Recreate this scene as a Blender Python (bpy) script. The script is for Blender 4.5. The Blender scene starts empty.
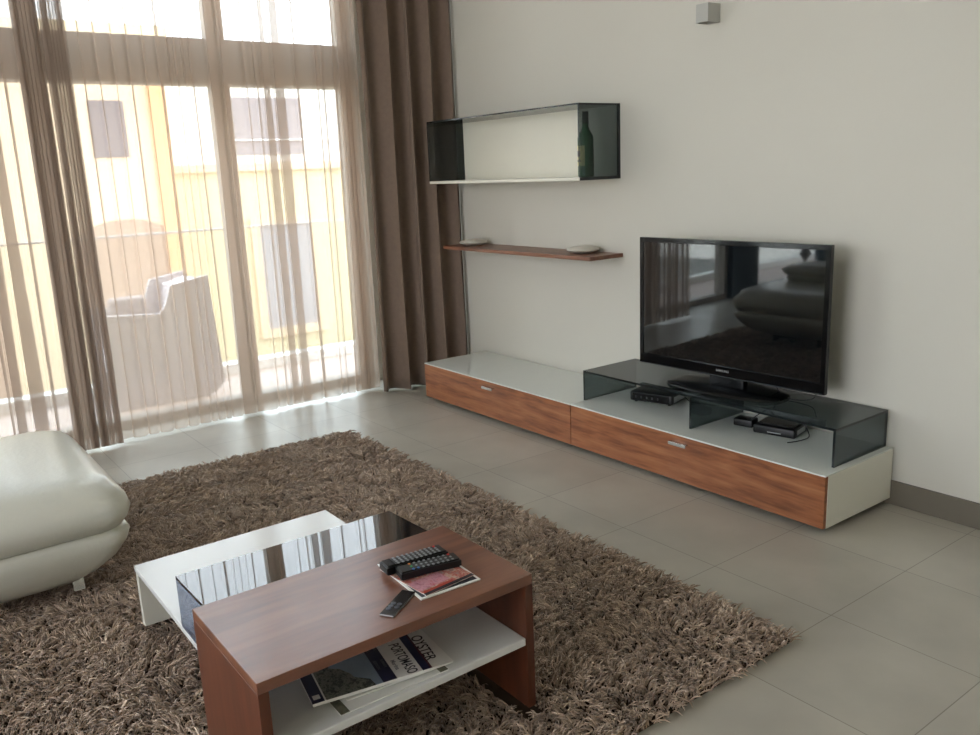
import bpy, bmesh, math, random
from mathutils import Vector, Matrix
random.seed(7)
PI = math.pi
S = bpy.context.scene
C = S.collection

# ------------------------------------------------------------------ helpers
def lin(c):
    r = []
    for v in c:
        v = v / 255.0
        r.append(v / 12.92 if v <= 0.04045 else ((v + 0.055) / 1.055) ** 2.4)
    return (*r, 1.0)

def nodes(m):
    m.use_nodes = True
    nt = m.node_tree
    nt.nodes.clear()
    out = nt.nodes.new('ShaderNodeOutputMaterial')
    return nt, out

def mat(name, col, rough=0.5, metal=0.0, noise=0.0, nscale=8.0, bump=0.0, bscale=60.0, coat=0.0, spec=0.5, sheen=0.0, ior=1.45, stretch=None):
    m = bpy.data.materials.new(name)
    nt, out = nodes(m)
    b = nt.nodes.new('ShaderNodeBsdfPrincipled')
    nt.links.new(b.outputs[0], out.inputs[0])
    c = lin(col)
    b.inputs['Base Color'].default_value = c
    b.inputs['Roughness'].default_value = rough
    b.inputs['Metallic'].default_value = metal
    b.inputs['IOR'].default_value = ior
    b.inputs['Specular IOR Level'].default_value = spec
    b.inputs['Coat Weight'].default_value = coat
    b.inputs['Coat Roughness'].default_value = 0.05
    b.inputs['Sheen Weight'].default_value = sheen
    tc = nt.nodes.new('ShaderNodeTexCoord')
    src = tc.outputs['Object']
    if stretch:
        mp = nt.nodes.new('ShaderNodeMapping')
        mp.inputs['Scale'].default_value = stretch
        nt.links.new(src, mp.inputs[0]); src = mp.outputs[0]
    if noise > 0:
        n = nt.nodes.new('ShaderNodeTexNoise')
        n.inputs['Scale'].default_value = nscale
        n.inputs['Detail'].default_value = 4
        nt.links.new(src, n.inputs['Vector'])
        r = nt.nodes.new('ShaderNodeValToRGB')
        r.color_ramp.elements[0].position = 0.3
        r.color_ramp.elements[1].position = 0.7
        r.color_ramp.elements[0].color = (*[v * (1 - noise) for v in c[:3]], 1)
        r.color_ramp.elements[1].color = (*[min(1, v * (1 + noise)) for v in c[:3]], 1)
        nt.links.new(n.outputs['Fac'], r.inputs[0])
        nt.links.new(r.outputs[0], b.inputs['Base Color'])
    if bump > 0:
        n = nt.nodes.new('ShaderNodeTexNoise')
        n.inputs['Scale'].default_value = bscale
        n.inputs['Detail'].default_value = 3
        nt.links.new(src, n.inputs['Vector'])
        bp = nt.nodes.new('ShaderNodeBump')
        bp.inputs['Strength'].default_value = bump
        bp.inputs['Distance'].default_value = 0.01
        nt.links.new(n.outputs['Fac'], bp.inputs['Height'])
        nt.links.new(bp.outputs[0], b.inputs['Normal'])
    return m

def wood(name, dark, mid, light, scale, rough, coat=0.0, offset=(0, 0, 0), contrast=1.0):
    m = bpy.data.materials.new(name)
    nt, out = nodes(m)
    N = nt.nodes.new; L = nt.links.new
    b = N('ShaderNodeBsdfPrincipled'); L(b.outputs[0], out.inputs[0])
    tc = N('ShaderNodeTexCoord'); mp = N('ShaderNodeMapping')
    mp.inputs['Scale'].default_value = scale
    mp.inputs['Location'].default_value = offset
    L(tc.outputs['Object'], mp.inputs[0])
    n1 = N('ShaderNodeTexNoise'); n1.inputs['Scale'].default_value = 1.0; n1.inputs['Detail'].default_value = 3
    n1.inputs['Distortion'].default_value = 1.6
    L(mp.outputs[0], n1.inputs['Vector'])
    n2 = N('ShaderNodeTexNoise'); n2.inputs['Scale'].default_value = 6.0; n2.inputs['Detail'].default_value = 6
    L(mp.outputs[0], n2.inputs['Vector'])
    mx = N('ShaderNodeMix'); mx.data_type = 'FLOAT'; mx.inputs[0].default_value = 0.35
    L(n1.outputs['Fac'], mx.inputs[2]); L(n2.outputs['Fac'], mx.inputs[3])
    r = N('ShaderNodeValToRGB')
    e = r.color_ramp.elements
    e[0].position = 0.5 - 0.17 * contrast; e[0].color = lin(dark)
    e[1].position = 0.5 + 0.17 * contrast; e[1].color = lin(light)
    k = e.new(0.5); k.color = lin(mid)
    L(mx.outputs[0], r.inputs[0]); L(r.outputs[0], b.inputs['Base Color'])
    b.inputs['Roughness'].default_value = rough
    b.inputs['Coat Weight'].default_value = coat
    b.inputs['Coat Roughness'].default_value = 0.2
    return m

def smoked(name, tint, rough=0.0, ior=1.5):
    m = bpy.data.materials.new(name)
    nt, out = nodes(m)
    N = nt.nodes.new; L = nt.links.new
    t = N('ShaderNodeBsdfTransparent'); t.inputs[0].default_value = lin(tint)
    g = N('ShaderNodeBsdfGlossy'); g.inputs['Roughness'].default_value = rough
    f = N('ShaderNodeFresnel'); f.inputs[0].default_value = ior
    ge = N('ShaderNodeNewGeometry'); inv = N('ShaderNodeMath'); inv.operation = 'SUBTRACT'; inv.inputs[0].default_value = 1.0
    L(ge.outputs['Backfacing'], inv.inputs[1])
    mu = N('ShaderNodeMath'); mu.operation = 'MULTIPLY'; L(f.outputs[0], mu.inputs[0]); L(inv.outputs[0], mu.inputs[1])
    x = N('ShaderNodeMixShader')
    L(mu.outputs[0], x.inputs[0]); L(t.outputs[0], x.inputs[1]); L(g.outputs[0], x.inputs[2])
    L(x.outputs[0], out.inputs[0])
    return m

def sheer_mat(name, col, open_):
    m = bpy.data.materials.new(name)
    nt, out = nodes(m)
    N = nt.nodes.new; L = nt.links.new
    t = N('ShaderNodeBsdfTransparent')
    d = N('ShaderNodeBsdfDiffuse'); d.inputs[0].default_value = lin(col)
    tr = N('ShaderNodeBsdfTranslucent'); tr.inputs[0].default_value = lin(col)
    a = N('ShaderNodeMixShader'); a.inputs[0].default_value = 0.42
    L(d.outputs[0], a.inputs[1]); L(tr.outputs[0], a.inputs[2])
    x = N('ShaderNodeMixShader'); x.inputs[0].default_value = 1 - open_
    L(t.outputs[0], x.inputs[1]); L(a.outputs[0], x.inputs[2])
    L(x.outputs[0], out.inputs[0])
    return m

def bm_new(): return bmesh.new()

def box(bm, x0, x1, y0, y1, z0, z1, bev=0.0, seg=2, mi=0):
    r = bmesh.ops.create_cube(bm, size=1.0)
    vs = r['verts']
    for v in vs:
        v.co = Vector(((x0 + x1) / 2 + v.co.x * (x1 - x0), (y0 + y1) / 2 + v.co.y * (y1 - y0), (z0 + z1) / 2 + v.co.z * (z1 - z0)))
    fs = set(f for v in vs for f in v.link_faces)
    for f in fs: f.material_index = mi
    if bev > 0:
        es = set(e for v in vs for e in v.link_edges)
        r = bmesh.ops.bevel(bm, geom=list(es), offset=bev, segments=seg, profile=0.5, affect='EDGES')
        for f in r['faces']: f.material_index = mi
    return bm

def lathe(bm, prof, cx=0, cy=0, seg=32, sx=1.0, sy=1.0, mi=0):
    rings = []
    for r, z in prof:
        rings.append([bm.verts.new((cx + sx * r * math.cos(2 * PI * i / seg), cy + sy * r * math.sin(2 * PI * i / seg), z)) for i in range(seg)])
    for a, b in zip(rings, rings[1:]):
        for i in range(seg):
            f = bm.faces.new((a[i], a[(i + 1) % seg], b[(i + 1) % seg], b[i])); f.material_index = mi
    f = bm.faces.new(list(reversed(rings[0]))); f.material_index = mi
    f = bm.faces.new(rings[-1]); f.material_index = mi
    return bm

def prism(bm, pts, axis, a0, a1, mi=0):
    """extrude a 2D outline along an axis: 'x' pts=(y,z); 'y' pts=(x,z); 'z' pts=(x,y)"""
    def co(p, a):
        return {'x': (a, p[0], p[1]), 'y': (p[0], a, p[1]), 'z': (p[0], p[1], a)}[axis]
    A = [bm.verts.new(co(p, a0)) for p in pts]; B = [bm.verts.new(co(p, a1)) for p in pts]
    fs = [bm.faces.new(A), bm.faces.new(list(reversed(B)))]
    n = len(pts)
    for i in range(n):
        fs.append(bm.faces.new((A[i], B[i], B[(i + 1) % n], A[(i + 1) % n])))
    for f in fs: f.material_index = mi
    bmesh.ops.recalc_face_normals(bm, faces=fs)
    return bm

def tube(bm, pts, rad, seg=8):
    pts = [Vector(p) for p in pts]
    rings = []
    up = Vector((0, 0, 1))
    for i, p in enumerate(pts):
        d = (pts[min(i + 1, len(pts) - 1)] - pts[max(i - 1, 0)]).normalized()
        a = d.cross(up)
        if a.length < 1e-3: a = d.cross(Vector((1, 0, 0)))
        a.normalize(); b = d.cross(a)
        rings.append([bm.verts.new(p + rad * (a * math.cos(2 * PI * k / seg) + b * math.sin(2 * PI * k / seg))) for k in range(seg)])
    for r, s in zip(rings, rings[1:]):
        for k in range(seg):
            bm.faces.new((r[k], r[(k + 1) % seg], s[(k + 1) % seg], s[k]))
    bm.faces.new(list(reversed(rings[0]))); bm.faces.new(rings[-1])
    return bm

OFF = {}
def root_off(p):
    o = Vector((0, 0, 0))
    while p is not None:
        o += p.location; p = p.parent
    return o

def obj(name, bm, mats, parent=None, world=True, smooth=False, loc=None, angle=0.6):
    """link one mesh; its vertices are given in world space (world=True) or in its thing's own space"""
    if parent is not None and world:
        o_ = root_off(parent)
        bmesh.ops.translate(bm, verts=bm.verts, vec=-o_)
    elif loc is not None:
        bmesh.ops.translate(bm, verts=bm.verts, vec=-Vector(loc))
    me = bpy.data.meshes.new(name)
    bm.normal_update()
    bm.to_mesh(me); bm.free()
    if not isinstance(mats, (list, tuple)): mats = [mats]
    for m in mats: me.materials.append(m)
    if smooth:
        me.shade_smooth()
        try: me.set_sharp_from_angle(angle=angle)
        except Exception: pass
    o = bpy.data.objects.new(name, me)
    C.objects.link(o)
    if loc is not None: o.location = loc
    if parent is not None: o.parent = parent
    return o

def thing(name, label, cat, loc=(0, 0, 0), rotz=0.0, group=None):
    o = bpy.data.objects.new(name, None); C.objects.link(o)
    o.empty_display_size = 0.1
    o.location = loc; o.rotation_euler = (0, 0, rotz)
    o['label'] = label; o['category'] = cat
    if group: o['group'] = group
    return o

def tag(o, label, cat, group=None, kind=None):
    o['label'] = label; o['category'] = cat
    if group: o['group'] = group
    if kind: o['kind'] = kind
    return o

def struct(name, bm, m, label=None, smooth=False):
    o = obj(name, bm, m, smooth=smooth)
    o['kind'] = 'structure'
    if label: o['label'] = label
    return o

def text(name, s, size, m, parent, mtx, depth=0.0003, align='CENTER', stretch=1.0):
    cu = bpy.data.curves.new(name, 'FONT')
    cu.body = s; cu.size = size; cu.align_x = align; cu.align_y = 'CENTER'; cu.extrude = depth; cu.offset = size * 0.008
    t = bpy.data.objects.new(name, cu); C.objects.link(t)
    bpy.context.view_layer.update()
    me = bpy.data.meshes.new_from_object(t.evaluated_get(bpy.context.evaluated_depsgraph_get()))
    bpy.data.objects.remove(t); bpy.data.curves.remove(cu)
    me.name = name
    me.transform(Matrix.Diagonal((stretch, 1, 1, 1)))
    me.transform(mtx)
    me.materials.clear(); me.materials.append(m)
    o = bpy.data.objects.new(name, me); C.objects.link(o)
    o.parent = parent
    return o

# ------------------------------------------------------------------ camera
cam = bpy.data.cameras.new('camera'); co = bpy.data.objects.new('camera', cam); C.objects.link(co)
r_ = Vector((0.60038914, 0.7986475, -0.04117099)); u_ = Vector((-0.15698192, 0.16818042, 0.97317625)); f_ = Vector((-0.78414894, 0.57782135, -0.22634692))
M = Matrix.Identity(4)
for i in range(3):
    M[i][0] = r_[i]; M[i][1] = u_[i]; M[i][2] = -f_[i]
M[0][3], M[1][3], M[2][3] = 4.68990, -3.23917, 1.39941
co.matrix_world = M
cam.sensor_fit = 'HORIZONTAL'; cam.sensor_width = 36.0
cam.lens = 849.3052 * 36.0 / 980.0
cam.clip_start = 0.05; cam.clip_end = 500
S.camera = co

# ------------------------------------------------------------------ materials
M_wall = mat('wall_paint', (203, 201, 190), 0.55, noise=0.015, nscale=1.2, bump=0.03, bscale=90)
M_ceil = mat('ceiling_paint', (225, 224, 218), 0.8, noise=0.01, nscale=2)
M_frame = mat('window_frame_paint', (158, 150, 140), 0.45, noise=0.03, nscale=5)
M_frame_dark = mat('door_frame_dark', (52, 64, 72), 0.4, noise=0.05, nscale=5)
M_pane = smoked('window_glass', (246, 250, 248), 0.0, 1.45)
M_white_glass = mat('white_glass', (216, 220, 213), 0.09, noise=0.01, spec=0.6)
M_white_lac = mat('white_lacquer', (222, 220, 207), 0.3, noise=0.012, nscale=4)
M_white_gloss = mat('white_gloss_board', (222, 222, 218), 0.16, noise=0.01, nscale=4, spec=0.5)
M_oak_front = wood('walnut_front', (106, 60, 34), (148, 91, 56), (170, 113, 74), (1.6, 9, 14), 0.34, 0.15, (3.1, 0, 1.7))
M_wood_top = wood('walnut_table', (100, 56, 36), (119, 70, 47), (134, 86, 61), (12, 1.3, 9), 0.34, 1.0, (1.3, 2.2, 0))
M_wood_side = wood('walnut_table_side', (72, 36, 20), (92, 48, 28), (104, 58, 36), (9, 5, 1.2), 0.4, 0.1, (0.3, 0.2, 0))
M_shelf_wood = wood('walnut_shelf', (100, 62, 44), (120, 78, 56), (138, 92, 68), (1.4, 9, 9), 0.4, 0.1)
M_smoke = smoked('smoked_glass', (163, 171, 172))
M_smoke_edge = mat('smoked_glass_edge', (22, 30, 32), 0.12, noise=0.02)
M_black_gl = mat('black_glass', (13, 15, 20), 0.015, spec=0.5, noise=0.02, ior=2.0)
M_tv_screen = mat('tv_screen', (10, 13, 15), 0.03, noise=0.02, spec=0.5, ior=1.72)
M_tv_frame = mat('tv_bezel', (6, 7, 9), 0.12, noise=0.02, spec=0.4)
M_black = mat('black_plastic', (16, 17, 18), 0.38, noise=0.05)
M_black_shiny = mat('black_shiny_plastic', (12, 12, 14), 0.15, noise=0.03)
M_grey_btn = mat('button_grey', (132, 136, 138), 0.5, noise=0.03)
M_red = mat('button_red', (190, 40, 36), 0.5, noise=0.03)
M_blue = mat('button_blue', (60, 110, 170), 0.5, noise=0.03)
M_orange = mat('button_orange', (206, 120, 48), 0.5, noise=0.03)
M_green = mat('button_green', (60, 140, 80), 0.5, noise=0.03)
M_chrome = mat('brushed_steel', (200, 200, 196), 0.25, 1.0, noise=0.03, nscale=40)
M_silver = mat('silver_label', (170, 172, 172), 0.35, 0.2, noise=0.08, nscale=60)
M_leather = mat('white_leather', (206, 205, 192), 0.3, noise=0.02, nscale=3, bump=0.12, bscale=70, coat=0.15)
M_drape = mat('taupe_drape', (122, 104, 90), 0.85, noise=0.06, nscale=40, sheen=0.2, bump=0.05, bscale=250)
M_sheer = sheer_mat('sheer_voile', (200, 181, 164), 0.44)
M_sheer2 = sheer_mat('sheer_voile_dense', (174, 155, 139), 0.40)
M_sconce = mat('wall_light_body', (176, 176, 170), 0.45, noise=0.02)
M_dish = mat('glazed_ceramic', (196, 192, 180), 0.35, noise=0.03, nscale=12)
M_concrete = mat('balcony_tile', (176, 160, 152), 0.6, noise=0.05, nscale=6)
M_kerb = mat('balcony_kerb_white', (235, 233, 228), 0.6, noise=0.03)
M_yellow = mat('yellow_render', (216, 190, 158), 0.9, noise=0.05, nscale=1.3)
M_cream = mat('cream_render', (220, 196, 156), 0.9, noise=0.05, nscale=1.3)
M_white_r = mat('white_render', (224, 219, 210), 0.9, noise=0.03, nscale=1.3)
M_darkwin = mat('building_window', (96, 88, 92), 0.3, noise=0.08, nscale=3)
M_ground = mat('street_asphalt', (120, 116, 110), 0.9, noise=0.1, nscale=1)
M_plastic_w = mat('outdoor_white_resin', (196, 190, 194), 0.5, noise=0.03, nscale=5)
M_paper = mat('paper_white', (232, 231, 226), 0.6, noise=0.02)
M_navy = mat('cover_navy', (20, 24, 58), 0.3, noise=0.1, nscale=30)
M_maroon = mat('cover_maroon', (78, 20, 34), 0.3, noise=0.1, nscale=30)
M_ink = mat('print_ink', (24, 24, 34), 0.5, noise=0.05)
M_inkgrey = mat('print_grey', (110, 112, 118), 0.5, noise=0.05)
M_lampshade = mat('lamp_shade_fabric', (220, 214, 200), 0.8, noise=0.03)

def cover_photo(name, cols, scale, rough=0.3, thr=None):
    m = bpy.data.materials.new(name)
    nt, out = nodes(m); N = nt.nodes.new; L = nt.links.new
    b = N('ShaderNodeBsdfPrincipled'); L(b.outputs[0], out.inputs[0])
    tc = N('ShaderNodeTexCoord')
    n = N('ShaderNodeTexNoise'); n.inputs['Scale'].default_value = scale; n.inputs['Detail'].default_value = 5
    n.inputs['Roughness'].default_value = 0.7
    L(tc.outputs['Object'], n.inputs['Vector'])
    r = N('ShaderNodeValToRGB'); r.color_ramp.interpolation = 'LINEAR'
    e = r.color_ramp.elements
    k = len(cols)
    e[0].position = 0.33; e[0].color = lin(cols[0]); e[1].position = 0.67; e[1].color = lin(cols[-1])
    for i in range(1, k - 1):
        q = e.new(0.33 + 0.34 * i / (k - 1)); q.color = lin(cols[i])
    L(n.outputs['Fac'], r.inputs[0]); L(r.outputs[0], b.inputs['Base Color'])
    b.inputs['Roughness'].default_value = rough
    return m
M_trees = cover_photo('cover_trees', [(20, 28, 22), (46, 54, 46), (130, 132, 120), (34, 42, 36)], 60)
M_sky_ph = cover_photo('cover_sky', [(128, 148, 168), (146, 164, 180)], 12)
M_food = cover_photo('cover_food', [(30, 60, 40), (170, 150, 140), (176, 60, 50), (205, 190, 170), (120, 40, 60)], 45)
M_pinkc = cover_photo('cover_pink', [(150, 70, 100), (200, 150, 160), (176, 60, 80)], 50)
M_teal = cover_photo('cover_teal', [(40, 90, 100), (90, 130, 140), (150, 170, 175)], 30)

# floor tiles
def tile_mat():
    m = bpy.data.materials.new('porcelain_tiles')
    nt, out = nodes(m); N = nt.nodes.new; L = nt.links.new
    b = N('ShaderNodeBsdfPrincipled'); L(b.outputs[0], out.inputs[0])
    tc = N('ShaderNodeTexCoord')
    mp = N('ShaderNodeMapping'); mp.inputs['Location'].default_value = (-0.219, 0.082, 0)
    L(tc.outputs['Object'], mp.inputs[0])
    br = N('ShaderNodeTexBrick'); br.offset = 0.0; br.squash = 1.0
    br.inputs['Scale'].default_value = 1.0
    br.inputs['Brick Width'].default_value = 0.45; br.inputs['Row Height'].default_value = 0.45
    br.inputs['Mortar Size'].default_value = 0.0016; br.inputs['Mortar Smooth'].default_value = 0.2
    br.inputs['Color1'].default_value = lin((176, 171, 159)); br.inputs['Color2'].default_value = lin((182, 177, 165))
    br.inputs['Mortar'].default_value = lin((134, 127, 117))
    L(mp.outputs[0], br.inputs['Vector'])
    n = N('ShaderNodeTexNoise'); n.inputs['Scale'].default_value = 2.6; n.inputs['Detail'].default_value = 7
    L(tc.outputs['Object'], n.inputs['Vector'])
    r = N('ShaderNodeValToRGB'); r.color_ramp.elements[0].position = 0.3; r.color_ramp.elements[1].position = 0.72
    r.color_ramp.elements[0].color = (0.82, 0.81, 0.80, 1); r.color_ramp.elements[1].color = (1.06, 1.06, 1.05, 1)
    L(n.outputs['Fac'], r.inputs[0])
    mx = N('ShaderNodeMix'); mx.data_type = 'RGBA'; mx.blend_type = 'MULTIPLY'; mx.inputs[0].default_value = 1
    L(br.outputs['Color'], mx.inputs[6]); L(r.outputs[0], mx.inputs[7]); L(mx.outputs[2], b.inputs['Base Color'])
    b.inputs['Roughness'].default_value = 0.3
    bp = N('ShaderNodeBump'); bp.inputs['Strength'].default_value = 0.25; bp.inputs['Distance'].default_value = 0.002; bp.invert = True
    L(br.outputs['Fac'], bp.inputs['Height']); L(bp.outputs[0], b.inputs['Normal'])
    return m
M_tile = tile_mat()
M_skirt = mat('skirting_tile', (112, 106, 94), 0.4, noise=0.06, nscale=5)

# ------------------------------------------------------------------ room shell
X0, X1, Y0, Y1, ZC = -0.42, 6.4, -7.0, 0.0, 3.2
OUTX = -0.62
struct('floor', box(bm_new(), OUTX, X1, Y0, Y1, -0.12, 0.0), M_tile)
struct('ceiling', box(bm_new(), OUTX, X1 + 0.2, Y0 - 0.2, Y1 + 0.2, ZC, ZC + 0.15), M_ceil)
struct('wall_back', box(bm_new(), OUTX, X1 + 0.2, 0.0, 0.2, -0.12, ZC), M_wall)
struct('wall_right', box(bm_new(), X1, X1 + 0.2, Y0, Y1, -0.12, ZC), M_wall)
bm = bm_new()                                   # window wall: piers and head
box(bm, OUTX, X0, -0.46, 0.0, -0.12, ZC)
box(bm, OUTX, X0, Y0, -6.75, -0.12, ZC)
box(bm, OUTX, X0, -6.75, -0.46, 3.05, ZC)
struct('wall_left', bm, M_wall)
bm = bm_new()                                   # wall behind the camera with a wide opening added for fill light
box(bm, OUTX, 1.6, Y0 - 0.2, Y0, -0.12, ZC); box(bm, 4.9, X1 + 0.2, Y0 - 0.2, Y0, -0.12, ZC)
box(bm, 1.6, 4.9, Y0 - 0.2, Y0, -0.12, 0.5); box(bm, 1.6, 4.9, Y0 - 0.2, Y0, 2.95, ZC)
struct('wall_front', bm, M_wall)
struct('baseboard_back', box(bm_new(), X0, X1, -0.012, 0.0, 0.0, 0.1), M_skirt)
struct('baseboard_right', box(bm_new(), X1 - 0.012, X1, Y0, -0.012, 0.0, 0.1), M_skirt)

# sliding windows in the left wall
def opening(name, ya, yb, mullions, fm):
    root = thing(name, 'x', 'window', (-0.52, (ya + yb) / 2, 0)); root['kind'] = 'structure'; del root['label']; del root['category']
    xa, xb = -0.58, -0.46
    bm = bm_new()
    box(bm, xa, xb, ya, yb, 0.0, 0.055, 0.004); box(bm, xa, xb, ya, yb, 3.0, 3.05, 0.004)
    box(bm, xa, xb, ya, ya + 0.06, 0.055, 3.0, 0.004); box(bm, xa, xb, yb - 0.06, yb, 0.055, 3.0, 0.004)
    obj('window_frame', bm, fm, root)
    bm = bm_new(); box(bm, xa - 0.03, xb + 0.03, ya + 0.06, yb - 0.06, 1.955, 2.205, 0.006)
    obj('transom_beam', bm, fm, root)
    for y in mullions:
        obj('mullion', box(bm_new(), xa + 0.01, xb + 0.01, y - 0.045, y + 0.045, 0.055, 1.955, 0.004), fm, root)
        obj('mullion', box(bm_new(), xa + 0.01, xb + 0.01, y - 0.045, y + 0.045, 2.205, 3.0, 0.004), fm, root)
    ys = [ya + 0.06] + [q for y in mullions for q in (y + 0.045, y - 0.045)] + [yb - 0.06]
    ys = [yb - 0.06] + [q for y in mullions for q in (y + 0.045, y - 0.045)] + [ya + 0.06]
    for i in range(0, len(ys), 2):
        obj('pane', box(bm_new(), -0.525, -0.517, ys[i + 1], ys[i], 0.055, 1.955), M_pane, root)
        obj('pane', box(bm_new(), -0.525, -0.517, ys[i + 1], ys[i], 2.205, 3.0), M_pane, root)
opening('window_1', -4.62, -0.46, [-1.33, -2.33, -3.4], M_frame)
opening('window_2', -6.75, -5.12, [], M_frame_dark)
struct('trim_1', box(bm_new(), -0.6, -0.4, -5.12, -4.62, 0.0, 3.05, 0.004), M_frame_dark)
# unseen window behind the camera, added to let in fill light
root = thing('fill_window', 'x', 'window', (3.3, Y0 - 0.1, 0.5)); root['kind'] = 'structure'; del root['label']; del root['category']
bm = bm_new()
for a in (1.6, 3.22, 4.84): box(bm, a, a + 0.06, Y0 - 0.14, Y0 - 0.06, 0.5, 2.95)
box(bm, 1.6, 4.9, Y0 - 0.14, Y0 - 0.06, 0.5, 0.56); box(bm, 1.6, 4.9, Y0 - 0.14, Y0 - 0.06, 2.89, 2.95)
obj('window_frame', bm, M_frame, root)

# ------------------------------------------------------------------ balcony and outside
struct('balcony_floor', box(bm_new(), -1.66, OUTX, -9.0, 1.2, -0.2, -0.03), M_concrete)
struct('balcony_kerb', box(bm_new(), -1.66, -1.52, -9.0, 1.2, -0.03, 0.05, 0.005), M_kerb)
t = thing('glass_balustrade', 'clear glass balcony balustrade with a thin pale top rail', 'balustrade', (-1.59, -3.9, 0.05))
obj('glass_panel', box(bm_new(), -1.597, -1.587, -9.0, 1.2, 0.05, 1.05), smoked('balustrade_glass', (246, 248, 247), 0, 1.3), t)
obj('top_rail', box(bm_new(), -1.605, -1.58, -9.0, 1.2, 1.05, 1.064, 0.003), mat('rail_grey', (196, 196, 194), 0.5, noise=0.03), t)

# balcony lounge chair: curved side panels, seat and back, seen from its side
t = thing('balcony_lounge_chair', 'pale moulded lounge chair on the balcony behind the sheer curtain', 'chair', (-1.25, -1.65, -0.03))
side = [(-2.02, -0.03), (-2.06, 0.2), (-2.034, 0.60), (-1.70, 0.575), (-1.66, 0.62), (-1.611, 0.75), (-1.42, 0.785), (-1.36, 0.793),
        (-1.352, 0.6), (-1.335, 0.3), (-1.32, 0.06), (-1.38, 0.0), (-1.46, -0.03)]
obj('side_panel', prism(bm_new(), side, 'x', -1.03, -1.0), M_plastic_w, t, smooth=True, angle=0.5)
obj('side_panel', prism(bm_new(), side, 'x', -1.5, -1.47), M_plastic_w, t, smooth=True, angle=0.5)
obj('seat', box(bm_new(), -1.47, -1.03, -2.0, -1.56, 0.16, 0.34, 0.03, 3), M_plastic_w, t, smooth=True)
obj('backrest', prism(bm_new(), [(-1.58, 0.34), (-1.54, 0.72), (-1.38, 0.76), (-1.36, 0.5), (-1.42, 0.2)], 'x', -1.47, -1.03), M_plastic_w, t, smooth=True, angle=0.5)
t = thing('outdoor_cushion', 'square grey cushion standing upright in the balcony lounge chair', 'cushion', (-1.40, -1.76, 0.34))
obj('cushion_body', box(bm_new(), -1.45, -1.37, -1.92, -1.66, 0.341, 0.66, 0.03, 4), mat('outdoor_cushion_grey', (164, 154, 152), 0.8, noise=0.03), t, smooth=True)

struct('street_ground', box(bm_new(), -60, -1.8, -40, 40, -4.4, -4.2), M_ground)

def facade_window(root, x, y0, y1, z0, z1, m=None, surround=None, sw=0.14):
    w = obj('window', box(bm_new(), x - 0.02, x + 0.03, y0, y1, z0, z1), m or M_darkwin, root)
    if surround:
        bm = bm_new()
        box(bm, x, x + 0.08, y0 - sw, y1 + sw, z1, z1 + sw); box(bm, x, x + 0.12, y0 - sw, y1 + sw, z0 - sw, z0)
        box(bm, x, x + 0.08, y0 - sw, y0, z0, z1); box(bm, x, x + 0.08, y1, y1 + sw, z0, z1)
        obj('window_surround', bm, surround, root)
    return w
t = thing('yellow_apartment_building', 'yellow rendered building with an arched opening across the street', 'building', (-16, -3, -4.2))
obj('wall', box(bm_new(), -19, -14, -9.5, 2.45, -4.2, 4.3), M_yellow, t)
obj('cornice', box(bm_new(), -18.9, -13.8, -9.6, 2.6, 4.3, 4.5), M_cream, t)
facade_window(t, -14, 0.95, 1.62, 1.96, 3.06)
facade_window(t, -14, -2.3, -1.6, 1.96, 3.06)
facade_window(t, -14, -5.2, -4.5, 1.96, 3.06)
arc = [(0.35, -2.6), (0.35, 0.2)] + [(1.36 - 1.0 * math.cos(a), 0.2 + 0.52 * math.sin(a)) for a in [PI * k / 12 for k in range(1, 12)]] + [(2.37, 0.2), (2.37, -2.6)]
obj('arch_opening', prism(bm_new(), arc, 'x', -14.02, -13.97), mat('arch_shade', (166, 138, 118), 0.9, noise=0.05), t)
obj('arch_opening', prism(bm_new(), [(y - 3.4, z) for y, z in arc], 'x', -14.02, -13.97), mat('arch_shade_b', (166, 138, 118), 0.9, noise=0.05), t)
obj('corner_pilaster', box(bm_new(), -14.0, -13.85, 2.45 - 0.32, 2.45, -4.2, 4.3), mat('ochre_render', (212, 166, 118), 0.9, noise=0.05), t)
t = thing('white_apartment_building', 'cream building with white upper storey and recessed balconies across the street', 'building', (-18, 8, -4.2))
obj('lower_wall', box(bm_new(), -21, -16, 2.7, 14, -4.2, 1.75), mat('pale_yellow_render', (210, 194, 156), 0.9, noise=0.05), t)
obj('upper_wall', box(bm_new(), -21, -16, 2.7, 14, 1.75, 3.75), M_white_r, t)
obj('string_course', box(bm_new(), -16, -15.85, 2.7, 14, 1.62, 1.8), M_yellow, t)
facade_window(t, -16, 4.65, 6.4, 2.0, 3.35, mat('balcony_shade', (140, 132, 134), 0.6, noise=0.06))
facade_window(t, -16, 7.6, 9.0, 2.0, 3.35, mat('balcony_shade_b', (140, 132, 134), 0.6, noise=0.06))
obj('balcony_rail', box(bm_new(), -15.95, -15.9, 4.55, 9.1, 2.33, 2.37), M_kerb, t)
facade_window(t, -16, 5.0, 6.4, -2.35, 0.25, mat('lower_window_glass', (150, 146, 150), 0.4, noise=0.05), M_yellow, 0.22)
facade_window(t, -16, 9.5, 10.9, -2.35, 0.25, mat('lower_window_glass_b', (150, 146, 150), 0.4, noise=0.05), M_yellow, 0.22)

# ------------------------------------------------------------------ curtains
def smooth_poly(pts, n=4):
    out = []
    for i in range(len(pts) - 1):
        p0 = pts[max(i - 1, 0)]; p1 = pts[i]; p2 = pts[i + 1]; p3 = pts[min(i + 2, len(pts) - 1)]
        for k in range(n):
            t = k / n
            out.append(tuple(0.5 * ((2 * b) + (-a + c) * t + (2 * a - 5 * b + 4 * c - d) * t * t + (-a + 3 * b - 3 * c + d) * t ** 3)
                             for a, b, c, d in zip(p0, p1, p2, p3)))
    out.append(pts[-1])
    return out

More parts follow.
